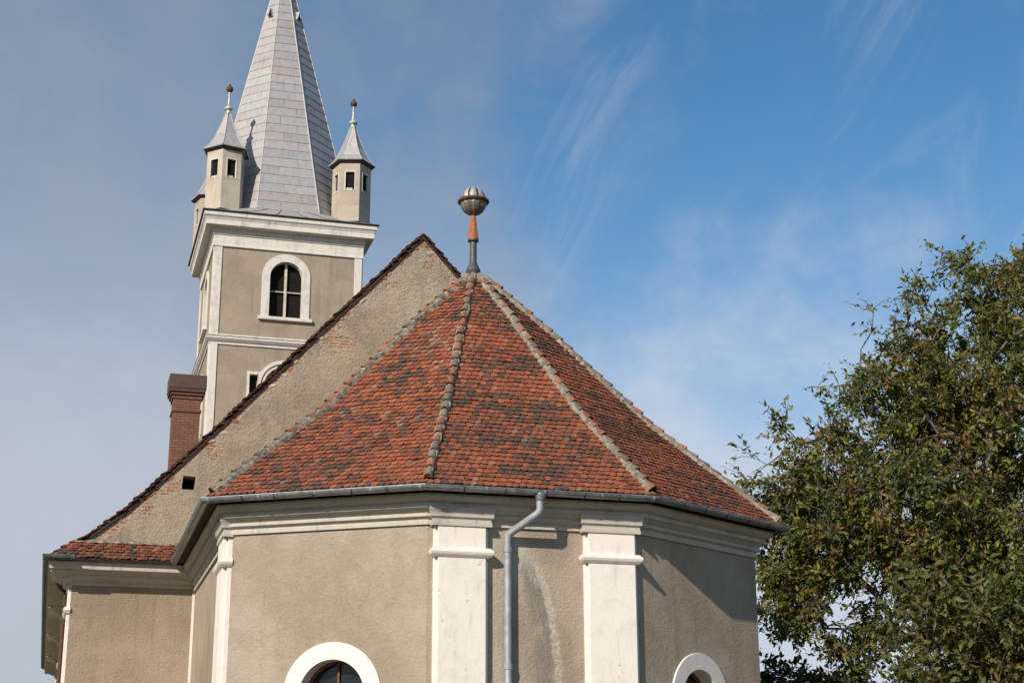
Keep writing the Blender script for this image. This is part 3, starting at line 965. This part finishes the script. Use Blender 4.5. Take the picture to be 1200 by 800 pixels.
# ------------------------------------------------------------------ tower
TX0, TX1, TY0 = 5.04, 11.00, 61.1
TW = TX1 - TX0; TY1 = TY0 + TW; TCX, TCY = (TX0 + TX1) / 2, (TY0 + TY1) / 2
TP = [(TX0, TY1), (TX0, TY0), (TX1, TY0), (TX1, TY1)]
tw = MB()
TF = [frame2(TP[i], TP[(i + 1) % 4]) for i in range(4)]
WS = 2.90   # window centre along a face
for i in range(4):
    c_ = WS if i == 1 else TW / 2
    tw.wall(TF[i], rect(0, TW, 0, 25.1), [arch(c_, .67, 21.1, 22.80, 18), rect(1.60, 1.95, 17.7, 18.68), arch(2.96, .80, 16.6, 18.25, 18)], .4)
tower_wall = part(tw, 'tower_wall', M['tower_plaster'])
for i in range(4):
    F = TF[i]; c_ = WS if i == 1 else TW / 2
    gl = MB(); pl = arch(c_, .66, 21.1, 22.80, 18)
    gl.add([F(a, z, -.30) for a, z in pl], [tuple(range(len(pl)))])
    wn = part(gl, 'belfry_window', M['void'])
    fr = MB(); fr.band(F, arch(c_, .97, 21.08, 22.80, 18), arch(c_, .65, 21.08, 22.80, 18), -.28, .05); part(fr, 'surround', M['tower_trim'], wn, bevel=.01)
    sl = MB(); sl.fbox(F, c_ - 1.08, c_ + 1.08, 20.95, 21.085, -.3, .14); part(sl, 'sill', M['tower_trim'], wn, bevel=.015)
    q = MB(); q.fbox(F, c_ - .05, c_ + .05, 21.1, 23.43, -.26, -.18); part(q, 'mullion', M['wood'], wn)
    q = MB(); q.fbox(F, c_ - .64, c_ + .64, 22.22, 22.26, -.255, -.20); part(q, 'transom', M['wood'], wn)
    gl = MB(); gl.add([F(a, z, -.2) for a, z in rect(1.60, 1.95, 17.7, 18.68)], [(0, 1, 2, 3)])
    sw = part(gl, 'slit_window', M['void'])
    fr = MB(); fr.band(F, rect(1.51, 2.04, 17.6, 18.78), rect(1.61, 1.94, 17.71, 18.67), -.19, .04, True); part(fr, 'surround', M['tower_trim'], sw)
    gl = MB(); pl = arch(2.96, .80, 16.6, 18.25, 18)
    gl.add([F(a, z, -.15) for a, z in pl], [tuple(range(len(pl)))])
    aw_ = part(gl, 'blind_arch', M['tower_plaster'])
    fr = MB(); fr.band(F, arch(2.96, 1.06, 16.6, 18.25, 18), arch(2.96, .92, 16.6, 18.25, 18), -.01, .05); part(fr, 'surround', M['tower_trim'], aw_)
    fr = MB(); fr.band(F, arch(2.96, .86, 16.6, 18.25, 18), arch(2.96, .78, 16.6, 18.25, 18), -.14, .03); part(fr, 'inner_moulding', M['tower_trim'], aw_)
# corner strips
for i in range(4):
    F = TF[i]
    for s0, s1 in ((.0, .30), (TW - .30, TW)):
        q = MB(); q.fbox(F, s0 + (.0 if s0 == 0 else 0), s1, 0, 23.9, -.01, .045); part(q, 'corner_strip', M['tower_trim'], bevel=.008)
SP = [(0, 19.80), (.05, 19.80), (.05, 19.88), (.10, 19.92), (.18, 20.02), (.18, 20.10), (.22, 20.12), (.05, 20.22), (0, 20.22)]
q = MB(); q.sweep(TP, SP, closed=True); part(q, 'string_course', M['tower_trim'], bevel=.006)
CP = [(0, 23.88), (.07, 23.88), (.07, 23.95), (.055, 23.96), (.055, 24.34), (.10, 24.38), (.10, 24.46), (.13, 24.50), (.13, 24.62), (.36, 24.66), (.42, 24.66), (.42, 24.86), (.44, 24.90),
      (.47, 24.97), (.52, 25.02), (.52, 25.20), (0, 25.20)]
q = MB(); q.sweep(TP, CP, closed=True); part(q, 'tower_cornice', M['tower_trim'], bevel=.008)

# --- spire
SPX = TCX - .37           # apex leans slightly
SZ0, AZ = 25.62, 39.2
KA = .2275
def oct_pt(k, z):
    a = KA * (AZ - z); f = (z - SZ0) / (AZ - SZ0)
    cx = TCX - .13 + (SPX - TCX + .13) * f
    an = -math.pi / 2 - math.pi / 8 + k * math.pi / 4
    r = a / math.cos(math.pi / 8)
    return Vector((cx + r * math.cos(an), TCY + r * math.sin(an), z))
def zinc_color(base=.37):
    j = base * (.92 + .15 * random.random()); w_ = random.uniform(-.015, .025)
    return (j * 1.02 + w_, j * .985, j * .985 - w_ * .3)
sp = MB(); seams = MB()
rowh = .425; nrow = int((AZ - .3 - SZ0) / rowh)
for k in range(8):
    for r in range(nrow):
        z0, z1 = SZ0 + r * rowh, SZ0 + (r + 1) * rowh + .03
        A, B, C_, D = oct_pt(k, z0), oct_pt(k + 1, z0), oct_pt(k + 1, z1), oct_pt(k, z1)
        nrm = (B - A).cross(D - A).normalized()
        if nrm.dot(A - Vector((TCX, TCY, z0))) < 0: nrm = -nrm
        wd = (B - A).length
        cuts = [0, 1]
        if wd > 1.5: cuts = [0, .5 + (.2 if r % 2 else -.12) + random.uniform(-.06, .06), 1]
        for a, b_ in zip(cuts, cuts[1:]):
            j = random.uniform(0, .006)
            q0, q1 = A.lerp(B, a) + nrm * (.016 + j), A.lerp(B, b_) + nrm * (.016 + j)
            q2, q3 = D.lerp(C_, b_) + nrm * .001, D.lerp(C_, a) + nrm * .001
            i0, i1 = A.lerp(B, a), A.lerp(B, b_)
            sp.add([q0, q1, q2, q3, i0, i1], [(0, 1, 2, 3), (0, 4, 5, 1)], zinc_color())
        if len(cuts) == 3:
            a = cuts[1]
            seams.tube([A.lerp(B, a) + nrm * .014, D.lerp(C_, a) + nrm * .002], .006, 4)
# skirt: square eave to octagon
h = TW / 2 + .56; zb = 25.23
sq = [Vector((TCX - h, TCY - h, zb)), Vector((TCX + h, TCY - h, zb)), Vector((TCX + h, TCY + h, zb)), Vector((TCX - h, TCY + h, zb))]
zk = SZ0 + .02
for s in range(4):
    k = 2 * s
    A, B = sq[s], sq[(s + 1) % 4]
    o1, o2 = oct_pt(k, zk), oct_pt(k + 1, zk)
    prevv = oct_pt(k - 1, zk)
    nsp = 5
    for i in range(nsp):
        a, b_ = i / nsp, (i + 1) / nsp
        lo0, lo1 = A.lerp(B, a), A.lerp(B, b_); hi0, hi1 = o1.lerp(o2, a), o1.lerp(o2, b_)
        m0, m1 = lo0.lerp(hi0, .5) - Vector((0, 0, .06)), lo1.lerp(hi1, .5) - Vector((0, 0, .06))
        sp.add([lo0, lo1, m1, m0], [(0, 1, 2, 3)], zinc_color(.37)); sp.add([m0, m1, hi1, hi0], [(0, 1, 2, 3)], zinc_color(.37))
        if i: seams.tube([lo0 + Vector((0, 0, .005)), m0 + Vector((0, 0, .008)), hi0 + Vector((0, 0, .008))], .013, 4)
    m0, m1 = A.lerp(o1, .5) - Vector((0, 0, .06)), A.lerp(prevv, .5) - Vector((0, 0, .06))
    sp.add([A, m0, m1], [(0, 1, 2)], zinc_color(.37)); sp.add([m0, o1, prevv, m1], [(0, 1, 2, 3)], zinc_color(.37))
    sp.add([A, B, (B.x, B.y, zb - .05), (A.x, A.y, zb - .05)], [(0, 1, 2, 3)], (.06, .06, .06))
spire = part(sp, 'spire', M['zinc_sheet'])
part(seams, 'standing_seams', M['zinc_sheet'], spire)
for k in range(8):
    q = MB(); pts = [oct_pt(k, SZ0 + .02), oct_pt(k, 30), oct_pt(k, 35), oct_pt(k, AZ - .3)]
    q.tube(pts, .032, 6, tint=(.42, .41, .40)); part(q, 'hip_roll', M['zinc_sheet'], spire)
q = MB(); q.sweep([(TCX - h + .02, TCY + h - .02), (TCX - h + .02, TCY - h + .02), (TCX + h - .02, TCY - h + .02), (TCX + h - .02, TCY + h - .02)],
                  [(0, 25.205), (.05, 25.205), (.055, 25.235), (0, 25.24)], closed=True)
part(q, 'drip_edge', M['dark_zinc'], spire)
q = MB(); q.lathe([(.10, 0), (.07, .2), (.05, .9), (.20, 1.0), (.24, 1.2), (.18, 1.4), (.04, 1.5), (.03, 2.6)], (SPX, TCY, AZ - .35), 12); part(q, 'spire_finial', M['post'], spire, smooth=True)
# little hooded vents high on the spire
for k in (7, 1, 3, 5):
    z = 35.62
    A, B = oct_pt(k, z), oct_pt(k + 1, z); mid = (A + B) / 2
    out_ = (mid - Vector((TCX - .24, TCY, z))).normalized(); sx = (B - A).normalized()
    q = MB(); hw = .11
    V = [mid - sx * hw + out_ * .05, mid + sx * hw + out_ * .05]
    fx = [mid - sx * hw + out_ * .10, mid + sx * hw + out_ * .10, mid + out_ * .10 + Vector((0, 0, .40))]
    bk = [mid - sx * hw - out_ * .1, mid + sx * hw - out_ * .1, mid - out_ * .22 + Vector((0, 0, .44))]
    q.add(fx + bk, [(0, 1, 4, 3), (1, 2, 5, 4), (2, 0, 3, 5)], (.46, .45, .44))
    vn = part(q, 'spire_vent', M['zinc_sheet'], spire)
    q = MB(); q.add([p_ - out_ * .012 for p_ in fx], [(0, 1, 2)]); part(q, 'vent_opening', M['void'], spire)

# --- corner turrets
def turret(cx, cy, face_dir):
    m = MB(); rc = .80; z0, z1 = 25.35, 28.02
    V0 = [(cx + rc * math.cos(face_dir + R(30) + R(60) * k), cy + rc * math.sin(face_dir + R(30) + R(60) * k)) for k in range(6)]
    wins = []
    for k in range(6):
        A, B = V0[k], V0[(k + 1) % 6]
        F = frame2(A, B)
        L = rc
        m.wall(F, rect(0, L, z0, z1), [rect(.21, .59, 26.72, 27.52)], .10)
        wins.append(F)
    body = part(m, 'turret', M['turret_plaster'])
    for F in wins:
        q = MB(); q.add([F(a, z, -.09) for a, z in rect(.20, .60, 26.69, 27.53)], [(0, 1, 2, 3)]); part(q, 'turret_window', M['void'], body)
        q = MB(); q.band(F, rect(.175, .625, 26.685, 27.555), rect(.215, .585, 26.705, 27.515), -.085, .015, True); part(q, 'surround', M['tower_trim'], body)
        q = MB(); q.fbox(F, .22, .50, 26.71, 26.83, -.08, -.05); part(q, 'broken_pane', M['wood'], body)
    a0 = face_dir + R(30)
    q = MB(); q.lathe([(.80, 27.90), (.86, 27.96), (.90, 28.0)], (cx, cy, 0), 6, a0=a0); part(q, 'eave_moulding', M['dark_zinc'], body)
    q = MB()
    pr = [(.98, 28.0), (.98, 28.035), (.72, 28.33), (.50, 28.75), (.30, 29.25), (.11, 29.82)]
    for k in range(6):
        for (r0, za), (r1, zb_) in zip(pr, pr[1:]):
            a, b_ = a0 + R(60) * k, a0 + R(60) * (k + 1)
            q.add([(cx + r0 * math.cos(a), cy + r0 * math.sin(a), za), (cx + r0 * math.cos(b_), cy + r0 * math.sin(b_), za),
                   (cx + r1 * math.cos(b_), cy + r1 * math.sin(b_), zb_), (cx + r1 * math.cos(a), cy + r1 * math.sin(a), zb_)], [(0, 1, 2, 3)],
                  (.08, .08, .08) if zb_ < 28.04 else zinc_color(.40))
        q.tube([(cx + r0 * math.cos(a), cy + r0 * math.sin(a), za) for r0, za in pr[1:]], .022, 5, tint=(.42, .42, .41))
    q.add([(cx + .98 * math.cos(a0 + R(60) * k), cy + .98 * math.sin(a0 + R(60) * k), 28.001) for k in range(6)], [tuple(range(6))], (.06, .06, .06))
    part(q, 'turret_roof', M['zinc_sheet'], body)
    q = MB(); q.lathe([(.12, 29.78), (.13, 29.84), (.09, 29.90), (.10, 29.94), (.18, 29.98), (.19, 30.04), (.12, 30.10), (.065, 30.18), (.05, 30.28), (.045, 30.72), (.06, 30.78)], (cx, cy, 0), 12)
    part(q, 'finial_rod', M['green_rod'], body, smooth=True)
    q = MB(); q.lathe([(.05, 30.76), (.11, 30.80), (.145, 30.89), (.13, 30.98), (.07, 31.04), (.05, 31.07), (.05, 31.12), (.0, 31.16)], (cx, cy, 0), 12)
    part(q, 'finial_ball', M['rust_dark'], body, smooth=True)
TO = 2.70
for sx, sy in ((-1, -1), (1, -1), (-1, 1), (1, 1)):
    turret(TCX + sx * TO - (.19 if sx > 0 else 0), TCY + sy * TO, math.atan2(sy, sx))
bpy.data.objects.remove(CH)

# ------------------------------------------------------------------ trees
def leaf_mat(name):
    mt, N, b = material(name)
    a = N.attr('tint').outputs['Color']
    b.inputs['Roughness'].default_value = .55
    b.inputs['Specular IOR Level'].default_value = .35
    N.put(b.inputs['Base Color'], a)
    tr = N.new('ShaderNodeBsdfTranslucent')
    N.put(tr.inputs[0], N.mix(1., a, (1.3, 1.35, .6), 'MULTIPLY'))
    mx = N.new('ShaderNodeMixShader'); mx.inputs[0].default_value = .30
    N.l.new(b.outputs[0], mx.inputs[1]); N.l.new(tr.outputs[0], mx.inputs[2])
    N.l.new(mx.outputs[0], mt.node_tree.nodes['Material Output'].inputs[0])
    return mt
M['leaf'] = leaf_mat('autumn_leaf')
M['bark'] = plain_mat('bark', (.12, .105, .088), .95, 0, .1, .45, 10)


def make_tree(name, root_xy, trunk_h, trunk_r, lobes, n_clump, leaves_per, leaf_len, palette, label, category, bare=(), fork=None, seed=1, clump_r=.55):
    rg = np.random.default_rng(seed)
    root = bpy.data.objects.new(name, None); col.objects.link(root)
    base = np.array([root_xy[0], root_xy[1], 0.])
    root.location = base
    root['label'] = label; root['category'] = category
    # clump centres
    wts = np.array([l[6] * (l[3] * l[4] * l[5]) for l in lobes]); wts /= wts.sum()
    cl = []; sparse = []
    for k in rg.choice(len(lobes), n_clump, p=wts):
        l = lobes[k]
        d = rg.normal(size=3); d /= np.linalg.norm(d)
        r = rg.uniform(.15, 1.) ** .55
        cl.append(np.array(l[:3]) + d * r * np.array(l[3:6])); sparse.append(1.)
    for p_ in bare:
        for _ in range(p_[4]):
            cl.append(np.array(p_[:3]) + rg.normal(size=3) * p_[3]); sparse.append(p_[5])
    cl = np.array(cl); sparse = np.array(sparse)
    # skeleton
    nodes = [base + np.array([0, 0, -.2])]; par = [-1]; plen = [0.]
    top = np.array(fork) if fork is not None else base + np.array([0, 0, trunk_h])
    nt_ = 6
    for i in range(1, nt_ + 1):
        q = base + (top - base) * i / nt_ + np.array([*rg.normal(0, .05, 2), 0]); nodes.append(q); par.append(len(nodes) - 2); plen.append(plen[-1] + trunk_h / nt_)
    order = np.argsort(np.linalg.norm(cl - top, axis=1))
    tipnode = np.zeros(len(cl), int)
    for ci in order:
        c_ = cl[ci]
        NN = np.array(nodes)
        d = np.linalg.norm(NN - c_, axis=1) + .22 * np.array(plen)
        d[:nt_ - 1] += 5
        j = int(np.argmin(d))
        a = NN[j]; L = np.linalg.norm(c_ - a)
        k = max(1, int(L / .45))
        perp = rg.normal(size=3) * .10 * L; prev = j
        for i in range(1, k + 1):
            f = i / k
            q = a + (c_ - a) * f + perp * math.sin(math.pi * f) + np.array([0, 0, .10 * L * math.sin(math.pi * f)])
            if i < k: q = q + rg.normal(size=3) * .03
            nodes.append(q); par.append(prev); plen.append(plen[prev] + L / k); prev = len(nodes) - 1
        tipnode[ci] = prev
    n = len(nodes)
    area = np.zeros(n)
    area[tipnode] += .010 ** 2
    for i in range(n - 1, 0, -1): area[par[i]] += area[i]
    rad = np.sqrt(np.maximum(area, .007 ** 2))
    rad *= trunk_r / rad[0] if rad[0] > trunk_r else 1
    rad = np.maximum(rad, .006)
    mbk = MB()
    for i in range(1, n):
        p = par[i]; r1 = rad[i]; r0 = min(rad[p], rad[i] * 1.35) if p >= nt_ else rad[p]
        mbk.tube([nodes[p], nodes[i]], [float(r0), float(r1)], 8 if r0 > .08 else (5 if r0 > .02 else 3), caps=False)
    # twigs + leaves
    LP = []; LD = []; LN_ = []; LC = []; LS = []
    pal = np.array(palette)
    centre = cl.mean(0)
    for ci in range(len(cl)):
        c_ = cl[ci]
        outd = c_ - centre; outd = outd / (np.linalg.norm(outd) + 1e-6)
        hue = pal[rg.integers(len(pal))]
        nt2 = int(rg.integers(5, 9))
        if sparse[ci] < 1: nt2 = 4 if sparse[ci] > .1 else 2
        for t in range(nt2):
            d = rg.normal(size=3) + outd * .8 + np.array([0, 0, .25]); d /= np.linalg.norm(d)
            L = rg.uniform(.6, 1.25) * clump_r
            e = c_ + d * L + np.array([0, 0, -.12 * L]); mid_ = c_ + d * L * .5
            mbk.tube([c_, mid_, e], [.011, .008, .004], 3, caps=False)
            m_ = int(leaves_per / nt2 * rg.uniform(.6, 1.4) * sparse[ci])
            if m_ <= 0: continue
            f = rg.uniform(.25, 1.08, m_)[:, None]
            P_ = c_ + (e - c_) * f + rg.normal(size=(m_, 3)) * .045
            D_ = d * .7 + rg.normal(size=(m_, 3)) * .75 + np.array([0, 0, -.35])
            D_ /= np.linalg.norm(D_, axis=1)[:, None]
            N2 = rg.normal(size=(m_, 3)) + np.array([-.2, -.2, .9])
            mixc = hue * rg.uniform(.65, 1.35, (m_, 1))
            oth = pal[rg.integers(len(pal), size=m_)]
            mixc = np.where(rg.random((m_, 1)) < .35, oth * rg.uniform(.7, 1.2, (m_, 1)), mixc)
            LP.append(P_); LD.append(D_); LN_.append(N2); LC.append(mixc); LS.append(rg.uniform(.5, 1.3, m_) * leaf_len)
    trunk = mbk.build('trunk', M['bark'], root, smooth=True)
    trunk.matrix_parent_inverse = Matrix.Translation(-Vector(base))
    P_, D_, N2, C_, S_ = map(np.concatenate, (LP, LD, LN_, LC, LS))
    N2 = N2 - D_ * (N2 * D_).sum(1)[:, None]; N2 /= np.linalg.norm(N2, axis=1)[:, None]
    B_ = np.cross(D_, N2)
    k = len(P_); S = S_[:, None]
    wdt = .21
    V = np.stack([P_, P_ + D_ * S * .32 + B_ * S * wdt + N2 * S * .06, P_ + D_ * S * .70 + B_ * S * wdt * .8 + N2 * S * .05, P_ + D_ * S - N2 * S * .10,
                  P_ + D_ * S * .70 - B_ * S * wdt * .8 + N2 * S * .05, P_ + D_ * S * .32 - B_ * S * wdt + N2 * S * .06, P_ + D_ * S * .5], 1).reshape(-1, 3)
    base_i = np.arange(k)[:, None] * 7
    F_ = np.concatenate([base_i + np.array([[0, 1, 6, 6]]), ], 0)
    quads = np.concatenate([base_i + np.array([[0, 6, 2, 1]]), base_i + np.array([[6, 3, 2, 2]])[:, :4] * 0 + base_i * 0 + np.array([[0, 0, 0, 0]])], 0)[:k]
    lo = np.concatenate([base_i + np.array(q) for q in ([[0, 6, 1]], [[1, 6, 2]], [[6, 3, 2]], [[0, 5, 6]], [[5, 4, 6]], [[6, 4, 3]])], 0)
    me = bpy.data.meshes.new('crown')
    me.vertices.add(len(V)); me.vertices.foreach_set('co', V.astype(np.float32).ravel())
    nf = len(lo)
    me.loops.add(nf * 3); me.loops.foreach_set('vertex_index', lo.astype(np.int32).ravel())
    me.polygons.add(nf); me.polygons.foreach_set('loop_start', (np.arange(nf) * 3).astype(np.int32))
    me.update(calc_edges=True)
    at = me.color_attributes.new('tint', 'FLOAT_COLOR', 'POINT')
    ca = np.ones((len(V), 4), np.float32); ca[:, :3] = np.repeat(C_, 7, 0)
    at.data.foreach_set('color', ca.ravel())
    me.materials.append(M['leaf'])
    ob = bpy.data.objects.new('crown', me); col.objects.link(ob); ob.parent = root
    ob.matrix_parent_inverse = Matrix.Translation(-Vector(base))
    print(name, 'leaves', k, 'nodes', n)
    return root


OLIVE = [(.105, .135, .024), (.16, .165, .028), (.072, .105, .024), (.19, .16, .034), (.13, .15, .026), (.17, .105, .036), (.055, .08, .022)]
# lobes: x, y, z, rx, ry, rz, density
LOB = [(20.7, 32.6, 13.2, 1.45, 1.5, 1.7, .42), (22.4, 32.1, 13.4, 1.6, 1.8, 2.0, .9), (19.45, 32.9, 11.4, 1.5, 1.6, 1.35, .75), (21.3, 32.4, 10.7, 2.2, 2.4, 1.8, 1.1),
       (17.5, 33.0, 9.4, 1.6, 1.4, 1.0, .8), (18.95, 32.6, 8.4, 2.2, 2.2, 1.6, 1.1), (16.7, 33.0, 7.8, 1.5, 1.4, 1.1, 1.3), (15.9, 33.2, 7.4, .75, .9, 1.0, 1.3), (15.9, 33.3, 8.9, .9, .9, .7, .7), (21.2, 32.4, 7.8, 2.2, 2.4, 1.8, 1.2),
       (16.3, 33.2, 6.4, .9, 1.0, .9, 1.6), (20.3, 32.7, 6.0, 1.7, 1.6, 1.2, .8), (18.3, 32.8, 10.6, 1.2, 1.2, 1.0, .9), (16.5, 33.2, 8.6, 1.0, 1.1, .9, .8), (19.4, 32.6, 12.6, .9, 1.0, 1.0, .3), (24.3, 31.7, 11., 2.6, 2.6, 3.9, .6), (17.4, 33.4, 5.2, .9, .9, .8, 1.0), (17.9, 33.4, 5.9, 1.0, .9, .8, 1.0), (18.6, 33.0, 6.5, 1.0, 1.0, .8, 1.0)]
make_tree('walnut_tree', (20.6, 33.0), 3.6, .34, LOB, 1500, 92, .145, OLIVE,
          'tall walnut tree with thinning olive green autumn leaves right of the church', 'tree',
          bare=[(18.6, 32.7, 13.5, .3, 4, .08), (18.5, 32.8, 13.0, .35, 4, .25), (19.0, 32.7, 13.9, .3, 4, .2), (17.2, 33.0, 10.9, .4, 5, .3), (16.6, 33.2, 10.0, .4, 5, .4), (17.8, 32.9, 11.4, .3, 4, .2), (15.4, 33.4, 9.2, .35, 5, .25), (15.7, 33.4, 8.7, .4, 6, .35), (16.3, 33.2, 10.6, .35, 6, .6),
                (20.5, 32.6, 14.8, .25, 5, .5)], fork=(20.3, 32.9, 5.0), seed=3)
RUSTY = [(.085, .10, .022), (.11, .105, .026), (.14, .105, .032), (.065, .09, .022), (.10, .11, .026)]
LOB2 = [(15.9, 25.9, 4.9, 1.6, 1.3, 1.2, 1.), (17.2, 25.4, 4.7, 1.5, 1.3, 1.3, 1.), (15.4, 25.7, 3.6, 1.5, 1.3, 1.0, 1.), (17.0, 25.4, 3.4, 1.5, 1.3, 1.0, 1.)]
make_tree('young_tree', (16.2, 25.8), 1.6, .12, LOB2, 230, 60, .17, RUSTY, 'low bushy tree with yellowing leaves in front of the walnut tree', 'tree', seed=5, clump_r=.45)
DARK = [(.045, .06, .02), (.06, .07, .024), (.04, .05, .018)]
LOB3 = [(15.6, 33.4, 4.3, .8, .8, .8, 1.), (16.6, 33.6, 4.2, .9, .9, 1.0, 1.), (16.2, 33.5, 3.2, 1.1, 1.0, 1.0, 1.)]
make_tree('elder_bush', (16.2, 33.5), 1.2, .08, LOB3, 80, 60, .17, DARK, 'dark leafy bush close beside the apse wall under the walnut tree', 'bush', seed=8, clump_r=.4)
